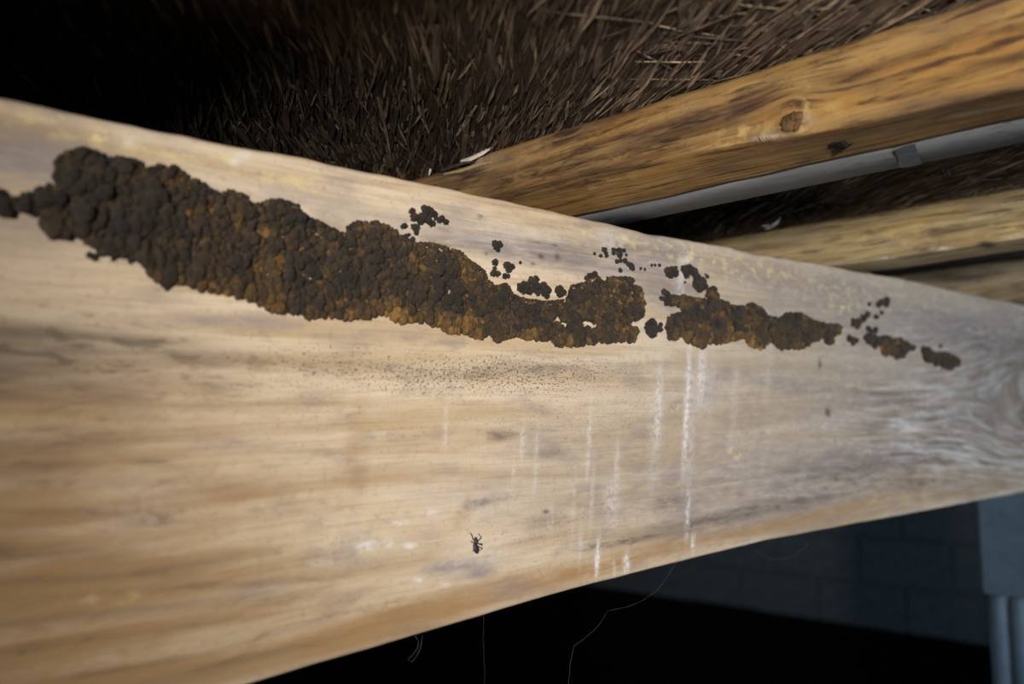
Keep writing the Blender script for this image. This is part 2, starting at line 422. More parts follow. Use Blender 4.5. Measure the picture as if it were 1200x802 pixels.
oran = strokes(px, py, [(60, 640, 320, 200, 0, .55), (20, 760, 300, 90, -8, .7), (400, 745, 260, 16, -15, .7), (40, 720, 200, 110, -8, .6), (130, 640, 200, 70, -4, .4), (60, 640, 260, 120, -4, .42), (30, 490, 240, 60, 3, .5), (200, 455, 100, 14, 6, .45), (270, 570, 60, 20, 4, .55), (200, 760, 300, 60, -14, .45), (430, 735, 300, 22, -15, .75), (700, 665, 260, 12, -14, .85),  # orange-brown grain; broad lower-left patches also paint light falloff into the colour
    (950, 605, 200, 9, -13, .8), (1130, 575, 100, 9, -11, .7), (415, 520, 12, 60, 8, .35), (450, 560, 90, 8, -4, .3), (1080, 560, 60, 14, -4, .5), (540, 605, 10, 20, 30, .5), (350, 425, 120, 8, 6, .3), (120, 430, 120, 10, 3, .5),
    (1190, 500, 30, 60, 30, .4), (700, 600, 120, 12, -8, .25)])
yell = strokes(px, py, [(880, 325, 170, 22, 15, .3), (140, 165, 180, 14, 13, .6), (330, 210, 160, 10, 13, .6), (980, 420, 120, 10, 3, .4), (720, 280, 60, 10, 12, .6), (116, 158, 22, 9, 10, 1.6), (60, 140, 60, 10, 12, .6), (270, 190, 70, 12, 13, .7), (40, 130, 60, 8, 12, .5), (320, 205, 60, 10, 13, .6), (815, 300, 60, 14, 16, .8), (860, 310, 90, 22, 16, .6), (960, 335, 100, 20, 15, .5),
    (1060, 345, 80, 12, 10, .4), (790, 478, 8, 8, 0, 1.0), (860, 532, 8, 8, 0, 1.0), (990, 362, 20, 8, 10, .9), (700, 260, 60, 12, 12, .4), (120, 700, 60, 8, 0, .3), (440, 620, 160, 40, -8, .25), (1000, 445, 90, 10, 5, .3)])
heart_shade = strokes(px, py, [(-20, 660, 360, 250, 0, .85), (-20, 470, 280, 70, 4, .85), (180, 450, 130, 16, 6, .6), (260, 575, 90, 22, 3, .7), (420, 745, 330, 30, -15, .7), (120, 800, 420, 90, -10, .8), (700, 672, 260, 12, -14, .6), (1000, 605, 200, 8, -12, .5), (420, 560, 14, 60, 8, .35), (20, 300, 120, 60, 8, .45), (1180, 480, 60, 50, 0, .4), (0, 150, 120, 50, 10, .4)])  # heartwood brown; broad left patches also paint the dimmer light there into the wood
grey = strokes(px, py, [(1090, 430, 260, 150, 5, .8), (920, 560, 220, 60, -10, .65), (1000, 350, 260, 40, 14, .7), (700, 300, 190, 26, 12, .6), (790, 330, 60, 40, 0, .5), (40, 185, 90, 26, 14, .75), (20, 260, 80, 40, 6, .5), (600, 292, 130, 14, 10, .6), (870, 470, 180, 90, 0, .45), (680, 540, 160, 60, -4, .28), (270, 378, 80, 8, 3, .5), (540, 668, 50, 12, -8, .5), (380, 235, 120, 8, 13, .4), (430, 390, 60, 8, 0, .3)])
chalk = strokes(px, py, [(1120, 520, 130, 50, 10, .8), (1150, 460, 90, 50, 20, .6), (1060, 458, 60, 10, 4, .6), (1180, 500, 60, 80, 0, .6), (960, 560, 160, 30, -8, .22), (1080, 400, 140, 30, 12, .25), (500, 235, 300, 26, 12, .25), (640, 290, 160, 22, 12, .4)])
whit = strokes(px, py, [(1060, 499, 20, 4, 6, .6), (1115, 530, 26, 3, 12, .5), (1090, 455, 26, 3, 3, .45),
    (285, 182, 10, 5, 0, .7), (150, 165, 14, 6, 0, .6), (275, 190, 8, 5, 0, .6), (155, 600, 60, 40, 0, .12), (430, 640, 16, 6, -15, .9), (470, 612, 10, 4, 0, .9), (505, 600, 12, 4, -10, .7), (480, 640, 8, 4, 0, .8), (490, 680, 6, 3, 0, .9), (522, 685, 6, 3, 0, .7), (455, 638, 9, 4, 0, .7), (380, 660, 20, 5, 0, .4),
    (520, 572, 60, 20, 0, .2), (560, 590, 70, 22, 0, .22), (420, 640, 60, 30, 0, .2), (715, 280, 18, 12, 20, .35), (560, 650, 50, 14, -8, .3),
    # dried drips, straight down the face
    (804, 305, 7, 12, 0, .5), (798, 330, 5, 34, 2, .55), (771, 480, 5, 52, 3, .75), (768, 500, 8, 80, 3, .3), (805, 475, 3.2, 80, 3, 1.1), (810, 500, 6, 90, 3, .35), (822, 440, 6, 46, 2, .75), (830, 450, 12, 60, 2, .25), (860, 470, 5, 60, 3, .22), (900, 440, 5, 40, 3, .2),
    (690, 520, 2.4, 46, 3, .6), (694, 580, 2.2, 40, 3, .45), (700, 655, 2.2, 28, 3, 1.3), (734, 660, 3.6, 12, 3, 1.1), (806, 600, 2.4, 34, 3, .8), (812, 637, 2.4, 12, 3, .9), (717, 585, 10, 28, 3, .45), (722, 560, 3, 46, 3, .5),
    (612, 520, 3, 26, 3, .45), (628, 540, 2.6, 50, 3, .4), (522, 500, 2.6, 30, 2, .45), (602, 555, 2, 16, 0, .5), (680, 640, 2.4, 30, 2, .35), (720, 668, 2, 12, 2, .5), (645, 610, 4, 20, 2, .3), (585, 645, 5, 14, 2, .35), (672, 600, 2, 50, 3, .3)])
spek = strokes(px, py, [(560, 440, 280, 36, 0, 1.15), (430, 435, 230, 40, 6, .95), (330, 470, 240, 70, 4, .7), (700, 480, 220, 90, 0, .75), (1000, 480, 260, 160, 0, .6), (650, 620, 200, 50, -6, .7), (160, 420, 260, 40, 3, .75), (700, 290, 300, 50, 12, .5), (1000, 360, 200, 40, 12, .5), (300, 640, 300, 100, -5, .45)])
marks = strokes(px, py, [(970, 483, 2.6, 4, 0, 1.6), (961, 425, 1.6, 8, 0, 1.0), (980, 562, 3, 4, 0, 1.0), (563, 254, 3, 2, 0, 1.), (650, 287, 5, 2, 10, 1.3), (634, 300, 3, 3, 0, 1.4), (653, 301, 3, 4, 0, 1.2), (624, 310, 3, 2, 0, 1.3), (570, 297, 1.4, 4, 20, .9), (580, 318, 3, 3, 0, .4), (30, 445, 10, 4, 0, .0), (120, 492, 8, 3, 0, .6), (480, 247, 3, 2, 0, .4), (1155, 408, 12, 4, 20, .9), (1196, 400, 8, 10, 0, .6), (640, 600, 3, 2, 0, 1)])
fr = (V[:, 0] > -0.02)
dark = np.maximum(dark, marks)
attr3(beam.data, 'stain_shade_a', np.stack([dark * fr, purp * fr, oran * fr], -1))
attr3(beam.data, 'stain_shade_c', np.stack([chalk * fr, heart_shade * fr, grey * fr], -1))
attr3(beam.data, 'stain_b', np.stack([yell * fr, whit * fr, spek * fr], -1))

# ------------------------------------------------------------------ joists and the grey batten
def joist(name, y0, y1, zb0, zb1, mat, wane, label, seed, paints, x0=-1.3, x1=1.4, end=None):
    """zb0: underside over the beam, zb1: underside on the camera side; wane: chamfer width of near lower edge"""
    Xs = np.concatenate([np.linspace(x0, -0.22, 16), np.arange(-0.215, 0.42, 0.0016), np.linspace(0.43, x1, 24)])
    rs = []
    for X in Xs:
        zb = np.interp(X, [-0.04, 0.02, 0.10], [zb0, zb0, zb1]) + 0.0012 * (fbm(np.array(X * 22), np.array(1.), seed, 3) - 0.5)
        zt = 0.1725
        wn = np.interp(X, *wane)
        y0x = y0 + 0.0018 * (fbm(np.array(X * 14), np.array(4.), seed + 1, 3) - 0.5)
        top_r = 0.003 + 0.004 * float(fbm(np.array(X * 20), np.array(9.), seed + 7, 2))
        zf = np.linspace(zt, zb + wn, 34)
        yf = y0x + 0.0012 * (fbm(X * 18 + 0 * zf, zf * 260, seed + 2, 3) - 0.5)
        yf = yf + top_r * np.clip(1 - (zt - zf) / top_r, 0, 1) ** 2
        fr = np.stack([np.full(34, X), yf, zf], -1)
        u = np.linspace(0, 1, 16)[1:]
        yu = y0x + (y1 - y0x) * u
        zu = zb + wn * (1 - u) ** 1.4 + 0.0006 * (fbm(X * 18 + 0 * u, u * 6, seed + 3, 2) - 0.5)
        un = np.stack([np.full(15, X), yu, zu], -1)
        bk = np.array([[X, y1, zt]])
        rs.append(np.concatenate([fr, un, bk]))
    rs = np.array(rs)
    if end: rs = end(rs, Xs)
    o = loft(name, rs, mat)
    tag(o, label, 'joist', 'joists across the beam')
    V = rs.reshape(-1, 3); px, py, _ = proj(V)
    across = V[:, 2] - (V[:, 1] - y0)
    kv = across.copy()
    for (kx, kz, s, a) in paints.get('knots', []):
        r2 = ((V[:, 0] - kx) / (s * 1.6)) ** 2 + ((across - kz) / s) ** 2
        kv = kv - a * (across - kz) * np.exp(-r2)
    kv += 0.002 * (fbm(V[:, 0] * 12, across * 40, seed + 5, 3) - 0.5)
    attr3(o.data, 'guv', np.stack([V[:, 0] + seed * 1.7, kv + seed * 0.3, V[:, 1]], -1))
    vis = (V[:, 0] < 0.5) & (V[:, 0] > -0.3) & (V[:, 1] < y1 + 0.001)
    L = lambda k: strokes(px, py, paints.get(k, [])) * vis
    attr3(o.data, 'stain_shade_a', np.stack([L('dark'), L('purple'), L('orange')], -1))
    attr3(o.data, 'stain_shade_c', np.stack([L('chalk'), L('none'), L('none')], -1))
    attr3(o.data, 'stain_b', np.stack([L('yellow'), L('white'), L('speck')], -1))
    return o

def broken_corner(rs, Xs):
    for i, X in enumerate(Xs):
        # the upper corner of the near face is broken away over the beam
        d = np.interp(X, [-0.16, -0.13, -0.085, -0.066], [0.005, 0.007, 0.010, 0.0]) if X < -0.066 else 0
        if d > 0:
            d += 0.004 * (fbm(np.array(X * 160), np.array(2.), 77, 3) - 0.5)
            z = rs[i, :, 2]; zc = 0.1725 - d * 0.75
            m_ = (z > zc) & (rs[i, :, 1] < 0.44)
            rs[i, m_, 1] += np.minimum((z[m_] - zc) * 1.1, 0.03) + 0.002
    return rs
kx1 = ony(925, 138, 0.412)
p1 = dict(knots=[(kx1[0], kx1[2], 0.011, 1.0)],
    dark=[(700, 200, 170, 11, -18, .55), (650, 190, 120, 8, -20, .6), (760, 165, 180, 14, -18, .6), (600, 210, 90, 10, -12, .6), (880, 120, 40, 14, -25, .85), (905, 105, 26, 8, -20, .7), (1030, 105, 30, 7, -15, .6), (985, 88, 70, 6, -18, .5), (1080, 60, 110, 6, -17, .6), (1150, 80, 60, 8, -15, .5), (1190, 30, 50, 6, -15, .5),
          (1000, 60, 120, 5, -20, .35), (690, 150, 80, 6, -20, .35), (560, 205, 60, 6, 8, .5), (927, 148, 16, 13, 0, .6), (1000, 20, 80, 30, -20, .1), (1110, 120, 200, 8, -13, .45), (930, 170, 200, 5, -12, .35), (820, 155, 80, 8, -18, .5)],
    purple=[(520, 205, 50, 14, 10, .8), (570, 190, 40, 10, -10, .5), (800, 150, 60, 10, -15, .5), (760, 160, 60, 10, -18, .5), (1150, 118, 150, 14, -12, .7), (1000, 95, 40, 12, -15, .3), (860, 130, 30, 10, -20, .6), (700, 140, 200, 6, -20, .35), (1080, 140, 180, 10, -12, .4)],
    orange=[(1120, 70, 130, 34, -17, .7), (980, 120, 60, 16, -15, .8), (900, 140, 20, 10, 0, .5), (820, 190, 90, 8, -14, .7), (1190, 90, 80, 16, -14, .8), (700, 230, 80, 12, -12, .4)],
    yellow=[(955, 125, 26, 22, 0, .9), (860, 160, 50, 10, -14, 1.0), (700, 215, 60, 8, -14, .5), (940, 150, 20, 10, 0, .8)],
    white=[(905, 160, 14, 4, 0, 1.0), (890, 163, 8, 3, 0, .8), (945, 140, 12, 8, 0, .45), (560, 190, 26, 8, -10, .4), (1150, 130, 50, 2, -12, .5)],
    speck=[(950, 130, 40, 26, 0, .6), (1000, 100, 160, 40, 0, .2)])
j1 = joist('floor_joist', 0.412, 0.4515, 0.1273, 0.1275, M_JOIST, ([-0.05, 0.03, 0.09, 0.18, 0.26], [0.016, 0.014, 0.0105, 0.003, 0.001]),
           'orange-brown joist with a knot and a broken splintered end, nearest joist above the beam', 3, p1, end=broken_corner)
p2 = dict(knots=[(0.05, 0.15, 0.006, 0.8)], dark=[(1150, 262, 60, 4, -10, .8), (1120, 250, 40, 3, -8, .6), (1190, 250, 40, 3, -8, .7), (1156, 287, 10, 4, 0, 1.3), (1095, 272, 12, 8, 0, .5), (1020, 272, 10, 4, 0, .5), (1060, 300, 60, 2, -6, .4), (900, 290, 40, 5, -5, .4)],
          purple=[(1130, 305, 120, 4, -8, .8), (950, 275, 90, 6, -10, .5), (1190, 235, 60, 6, -10, .5)], orange=[(1100, 252, 40, 6, -10, .6), (1020, 265, 50, 6, 0, .4)],
          yellow=[(1040, 280, 60, 14, 0, .35), (1170, 270, 50, 12, 0, .25)], white=[(1105, 292, 14, 3, 0, .9), (1040, 303, 14, 2, 0, .7), (1010, 308, 40, 2, -4, .6), (1190, 278, 14, 4, 0, .4)], speck=[(1050, 270, 200, 30, 0, .3)])
j2 = joist('floor_joist', 0.800, 0.844, 0.1255, 0.1275, M_JOIST2, ([-0.05, 0.1, 0.2], [0.004, 0.003, 0.002]),
           'straw-coloured rough joist running above the dark gap, behind the grey batten', 9, p2)
p3 = dict(dark=[(1110, 325, 60, 8, 0, .9), (1190, 340, 60, 5, 0, .6)], purple=[(1150, 325, 100, 20, 0, .7)])
j3 = joist('floor_joist', 1.195, 1.237, 0.1215, 0.1215, M_JOIST2, ([0, 1], [0.003, 0.003]),
           'dim brown joist farthest right, its end just showing over the beam', 15, p3)
j0 = joist('floor_joist', 0.006, 0.050, 0.1262, 0.1258, M_JOIST, ([0, 1], [0.003, 0.003]),
           'joist above and left of the camera that shades the subfloor', 21, {})

# grey batten fixed along the far side of the first joist
Xs = np.linspace(-1.2, 1.3, 300); rs = []
for X in Xs:
    zb = np.interp(X, [-0.04, 0.02, 0.10], [0.1274, 0.1274, 0.1274]) + 0.0003 * (fbm(np.array(X * 15), np.array(1.), 55, 2) - 0.5)
    r = 0.0022; y0, y1, zt = 0.4535, 0.4965, 0.172
    rs.append([(X, y0, zt), (X, y0, zb + r), (X, y0 + r, zb), (X, y0 + .02, zb - 0.0002), (X, y1 - r, zb), (X, y1 - r * .3, zb + r * .3), (X, y1, zb + r), (X, y1, zt)])
batten = loft('grey_batten', rs, M_BATTEN)
tag(batten, 'pale grey painted batten fixed along the far side of the orange joist', 'batten')
# dark worn patch band
v = [tuple(onz(a, b, 0.12735 - dz)) for dz in (0, 0.0007) for a, b in ((1048, 176), (1060, 171), (1072, 168.5), (1077, 182), (1081, 192), (1066, 195.5), (1053, 197), (1053, 186))]
f = [tuple(range(8)), tuple(range(15, 7, -1))] + [(k, (k + 1) % 8, 8 + (k + 1) % 8, 8 + k) for k in range(8)]
M_TAPE = plain('dark_grey_tape', (0.07, 0.085, 0.11), (0.12, 0.14, 0.17), 120, 0.5, 0.4)
mesh_obj('tape_band', v, f, M_TAPE, batten)['label'] = 'dark grey tape band'

# knot and resin spot of joist 1
def blob(name, c, r, mat, parent=None, sub=3, amp=0.2, seed=0, smooth=True):
    bm = bmesh.new(); bmesh.ops.create_icosphere(bm, subdivisions=sub, radius=1)
    for q in bm.verts:
        k = 1 + amp * mnoise.noise(q.co * 2.1 + Vector((seed, seed * 2, 0))) + amp * .5 * mnoise.noise(q.co * 5 + Vector((seed, 0, seed)))
        q.co = Vector((q.co.x * r[0] * k, q.co.y * r[1] * k, q.co.z * r[2] * k))
    me = bpy.data.meshes.new(name); bm.to_mesh(me); bm.free(); me.materials.append(mat)
    if smooth: me.polygons.foreach_set('use_smooth', [True] * len(me.polygons))
    o = bpy.data.objects.new(name, me); COL.objects.link(o); o.location = c
    if parent: o.parent = parent
    return o
p = ony(928, 143, 0.412)
t = NT('knot_wood'); pc = t.n('ShaderNodeTexCoord').outputs['Object']; n = t.noise(pc, 260, 4, 0.6, 0.8)
t.bump(n, 1.0, 0.001); M_KNOT = t.out(t.mix(t.rng(n, 0.35, 0.65), (0.045, 0.022, 0.011), (0.15, 0.085, 0.033)), 0.8)
blob('knot', (p[0], 0.4125, p[2]), (0.0068, 0.0008, 0.0050), M_KNOT, j1, 4, 0.25, 5)
p = onz(986, 164, 0.131)
blob('resin_spot', (p[0], p[1], 0.1305), (0.0054, 0.0044, 0.0034), M_BLACK, j1, 4, 0.6, 8)['label'] = 'black resin spot'
# splinters at the broken corner
def splinter(parent, pts, wd, th, mat):
    V, Fc = [], []
    n = len(pts)
    for i, q in enumerate(pts):
        s = math.sin(math.pi * (i + 0.35) / (n - 0.3)) ** 0.6
        for a, b in ((0, -1), (1, 0), (0, 1), (-1, 0)):
            V.append((q[0], q[1] - b * th * s, q[2] + a * wd * s))
    for i in range(n - 1):
        for j in range(4):
            Fc.append((i * 4 + j, i * 4 + (j + 1) % 4, i * 4 + 4 + (j + 1) % 4, i * 4 + 4 + j))
    Fc += [(0, 1, 2, 3), tuple(4 * (n - 1) + j for j in (3, 2, 1, 0))]
    return mesh_obj('splinter', V, Fc, mat, parent)
def pxline(pts, y): return [ony(a, b, y) for a, b in pts]
splinter(j1, pxline([(540, 189), (552, 186), (566, 179), (577, 172)], 0.4095), 0.0016, 0.0012, M_SPLINT)['label'] = 'pale bleached splinter'
splinter(j1, pxline([(545, 181), (556, 177), (568, 174), (575, 171)], 0.413), 0.0009, 0.001, M_SPLINT)
splinter(j1, pxline([(517, 200), (530, 195), (543, 191), (556, 190)], 0.4085), 0.0011, 0.001, M_SOCKET)['label'] = 'dark rotted splinter'
splinter(j1, pxline([(503, 205), (505, 197), (508, 192), (517, 190)], 0.411), 0.0012, 0.001, M_SPLINT)
splinter(j1, pxline([(520, 204), (540, 200), (560, 193), (575, 190)], 0.4105), 0.0012, 0.001, M_JOIST2)
splinter(j1, pxline([(470, 206), (485, 201), (500, 196), (512, 192)], 0.416), 0.0016, 0.002, M_SPLINT)
for k in range(7):
    a = 888 + k * 3.2 + random.uniform(-1.5, 1.5); b = 166 - k * .5 + random.uniform(-1, 1)
    splinter(j1, pxline([(a - 3, b - 5), (a - 1, b - 1.5), (a + 1.5, b + 1)], 0.4100), 0.00025, 0.0003, M_FIB)

# ------------------------------------------------------------------ post under the beam
Yp = 1.31
zs = ony(1160, 697, Yp)[2]
post = tag(empty('support_post', (-0.02, Yp + 0.07, ZF)), 'blue-grey fluted post under the far end of the beam', 'post')
xl = ony(1143, 600, Yp)[0] + 0.002
def child(o, par):
    o.parent = par; o.matrix_parent_inverse = Matrix.Translation(par.location).inverted(); return o
bm = bmesh.new(); v, f = box_data(xl, xl + 0.15, Yp, Yp + 0.14, zs, -0.1035)
bv = [bm.verts.new(q) for q in v]
for q in f: bm.faces.new([bv[i] for i in q])
bmesh.ops.recalc_face_normals(bm, faces=bm.faces); bmesh.ops.bevel(bm, geom=list(bm.edges), offset=0.003, segments=2, affect='EDGES')
me = bpy.data.meshes.new('post_cap'); bm.to_mesh(me); bm.free(); me.materials.append(M_POST)
o = bpy.data.objects.new('post_cap', me); COL.objects.link(o); child(o, post)
# fluted shaft
def flute_loop(z, grow):
    pts = []
    W_, D_ = 0.146 / 2 + grow, 0.136 / 2 + grow; cx, cy = xl + 0.076, Yp + 0.07
    nfl = 6; seg = 10
    for side in range(4):
        half = W_ if side % 2 == 0 else D_; off = D_ if side % 2 == 0 else W_
        for i in range(nfl):
            for s in range(seg):
                u = (i + s / seg) / nfl
                tt = s / seg
                bulge = 0.0075 * math.sin(math.pi * tt) ** 0.6 - 0.0075
                a = -half + 2 * half * u
                q = (a, -(off + bulge))
                for _ in range(side): q = (-q[1], q[0])
                pts.append((cx + q[0], cy + q[1], z))
    return pts
zz = [ZF - 0.02, zs - 0.03, zs - 0.012, zs - 0.004, zs + 0.0005]
rs = [flute_loop(z, g) for z, g in zip(zz, (0, 0, 0.0, -0.001, -0.004))]
child(loft('shaft', rs, M_POST), post)

# ------------------------------------------------------------------ fungus
POLY_A = [(0,222),(15,233),(45,220),(62,214),(63,186),(79,177),(100,174),(120,181),(128,187),(136,184),(165,190),(173,197),(184,193),(206,195),(225,208),(236,213),(258,227),(267,222),(290,229),(295,239),(325,232),(348,240),(354,252),(376,260),(399,272),(404,266),(416,259),(442,259),(462,268),(466,277),(478,273),(490,283),(508,285),(525,290),(541,295),(552,307),(567,316),(571,328),(580,334),(594,332),(598,345),(616,350),(635,353),(649,352),(662,350),(668,334),(684,330),(698,322),(706,330),(714,324),(739,324),(744,333),(751,340),(755,360),(753,370),(744,376),(739,382),(747,384),(747,393),(739,401),(728,401),(714,401),(695,403),(679,406),(654,406),(640,400),(624,399),(605,395),(580,401),(573,393),(558,397),(544,392),(523,391),(514,382),(492,378),(473,378),(443,369),(426,374),(407,375),(388,373),(369,373),(347,369),(327,368),(311,364),(296,354),(277,349),(239,343),(213,334),(180,328),(165,311),(150,303),(135,298),(118,298),(94,276),(67,278),(49,270),(45,250),(19,250),(0,250),(-60,240),(-60,215)]
HOLE_A = [(640,373),(654,370),(658,376),(670,378),(668,381),(654,384)]
HOLE_A4 = [(676,378),(687,375),(701,377),(700,387),(688,387)]
HOLE_A5 = [(499,312),(508,314),(523,320),(521,324),(506,319)]
HOLE_A3 = [(731,378),(742,373),(758,369),(762,380),(747,384),(738,384)]
HA = [HOLE_A, HOLE_A3, HOLE_A4, HOLE_A5]
POLY_B = [(783,346),(800,346),(813,349),(824,350),(828,338),(834,335),(840,340),(842,350),(856,357),(871,359),(879,354),(890,360),(899,370),(912,373),(920,366),(938,366),(950,374),(965,379),(980,379),(985,385),(981,391),(974,395),(976,401),(968,404),(963,396),(950,400),(938,409),(912,409),(901,400),(888,410),(877,407),(871,396),(856,400),(830,403),(818,408),(805,402),(797,395),(783,398),(778,385),(782,369),(800,365),(795,361),(784,358)]
POLY_E = [(1011,396),(1021,396),(1036,393),(1045,398),(1053,396),(1062,402),(1072,409),(1062,414),(1049,421),(1040,414),(1032,413),(1029,405),(1019,400)]
POLY_F = [(1079,407),(1088,410),(1092,414),(1105,412),(1118,417),(1119,426),(1108,433),(1097,427),(1090,420),(1081,420)]

def inpoly(x, y, P):
    x = np.asarray(x, float); y = np.asarray(y, float); r = np.zeros(x.shape, bool)
    for i in range(len(P)):
        x0, y0 = P[i]; x1, y1 = P[i - 1]
        if y0 == y1: continue
        c = ((y0 > y) != (y1 > y)) & (x < (x1 - x0) * (y - y0) / (y1 - y0) + x0)
        r ^= c
    return r
def yspan(x, P):
    ys = []
    for i in range(len(P)):
        x0, y0 = P[i]; x1, y1 = P[i - 1]
        if (x0 > x) != (x1 > x): ys.append(y0 + (y1 - y0) * (x - x0) / (x1 - x0))
    return (min(ys), max(ys)) if ys else (0, 1)

def lobe_geo(sub, seed):
    bm = bmesh.new(); bmesh.ops.create_icosphere(bm, subdivisions=sub, radius=1)
    r = random.Random(seed)
    kn = [Vector((r.gauss(0.5, 1), r.gauss(0, 1), r.gauss(0, 1))).normalized() for _ in range(9)]
    for q in bm.verts:
        d = q.co.normalized()
        b = max(0.0, max(math.exp(-(1 - d.dot(k_)) * 9) for k_ in kn))
        s = 0.76 + 0.34 * b + 0.20 * mnoise.noise(d * 2.2 + Vector((seed * 3.1, 0, 0))) + 0.11 * mnoise.noise(d * 6 + Vector((0, seed, 0)))
        q.co = d * s
    co = np.array([tuple(q.co) for q in bm.verts]); fc = [tuple(q.index for q in f.verts) for f in bm.faces]
    bm.free(); return co, fc
LOB = []
for s in range(14):
    co, fc = lobe_geo(3, s + 1)
    me = bpy.data.meshes.new('lobe'); me.from_pydata([tuple(q) for q in co], [], fc); me.update()
    me.polygons.foreach_set('use_smooth', [True] * len(me.polygons)); me.materials.append(M_LOBE); LOB.append(me)
M_WET = fungus_mat('wet_fungus_lobe', True); M_WET.node_tree.nodes['Principled BSDF'].inputs['Roughness'].default_value = 0.22; M_WET.node_tree.nodes['Principled BSDF'].inputs['Specular IOR Level'].default_value = 0.6
LOBG = []
for me in LOB[:5]:
    g_ = me.copy(); g_.materials.clear(); g_.materials.append(M_WET); LOBG.append(g_)
LOW = [lobe_geo(2, s + 31) for s in range(14)]

def rotm(a, b, c): return np.array(Matrix.Rotation(a, 3, 'X') @ Matrix.Rotation(b, 3, 'Y') @ Matrix.Rotation(c, 3, 'Z'))

def build_fungus(lobes, label, group=None, nparts=300, crust=None):
    """lobes: (Y, Z, radius, stretch_z, lift, tone); largest become parts, the rest one joined mass"""
    cy = np.mean([l[0] for l in lobes]); cz = np.mean([l[1] for l in lobes])
    root = tag(empty('fungus_patch', (0, cy, cz)), label, 'fungus', group)
    order = sorted(range(len(lobes)), key=lambda i: -lobes[i][2] / max(0.3, math.hypot(0.375, lobes[i][0])))
    parts, rest = order[:nparts], order[nparts:]
    for i in parts:
        Y_, Z_, r, sz, lift, tone = lobes[i]
        o = bpy.data.objects.new('lobe', random.choice(LOB)); COL.objects.link(o); o.parent = root
        o.location = (lift * r, Y_ - cy, Z_ - cz)
        o.rotation_euler = (random.uniform(-.35, .35), random.uniform(-.3, .3), random.choice([0, math.pi]) * 0 + random.uniform(-.5, .5))
        o.scale = (r * random.uniform(0.85, 1.1), r * random.uniform(0.9, 1.1), r * sz)
        qx, qy, _ = proj(np.array([0.002, Y_, Z_]))
        if 696 < qx < 740 and 347 < qy < 369: o.data = random.choice(LOBG)
        o.color = (max(0, min(1, tone)), 0, 0, 1)
    low = [lobes[i] for i in rest] + (crust or [])
    if low:
        VV, FF, TT = [], [], []; b = 0
        for (Y_, Z_, r, sz, lift, tone) in low:
            co, fc = random.choice(LOW)
            c = (co * np.array([r, r, r * sz])) @ rotm(random.uniform(-.35, .35), random.uniform(-.3, .3), random.uniform(-.5, .5)).T
            c = c + np.array([lift * r, Y_ - cy, Z_ - cz])
            VV.append(c); FF += [(q[0] + b, q[1] + b, q[2] + b) for q in fc]; TT += [tone] * len(c); b += len(c)
        o = mesh_obj('crust', np.concatenate(VV), FF, M_CRUST, root, True); tag(o, kind='stuff')
        a = o.data.attributes.new('tone', 'FLOAT', 'POINT'); a.data.foreach_set('value', np.array(TT, dtype=np.float32))
    return root

def clump(Y_, Z_): return float(np.clip((vn(Y_ * 170, Z_ * 150, 71) * .65 + vn(Y_ * 330, Z_ * 300, 73) * .35 - 0.2) / 0.6, 0, 1))
def tone_at(Y_, Z_, v):
    c = clump(Y_, Z_)
    t_ = 0.18 + 0.45 * (1 - c) ** 1.5 + 0.55 * (float(fbm(np.array(Y_ * 60), np.array(Z_ * 90), 61, 3)) - 0.45) + 0.20 * max(0, v - 0.7) / 0.3 - 0.16 * max(0, 0.3 - v) / 0.3 + random.gauss(0, 0.09)
    t_ += 0.12 * float(np.clip((Y_ - 0.12) / 0.2, 0, 1)) - 0.22 * float(np.clip((Y_ - 0.65) / 0.2, 0, 1))
    return float(np.clip(t_, 0, 1))

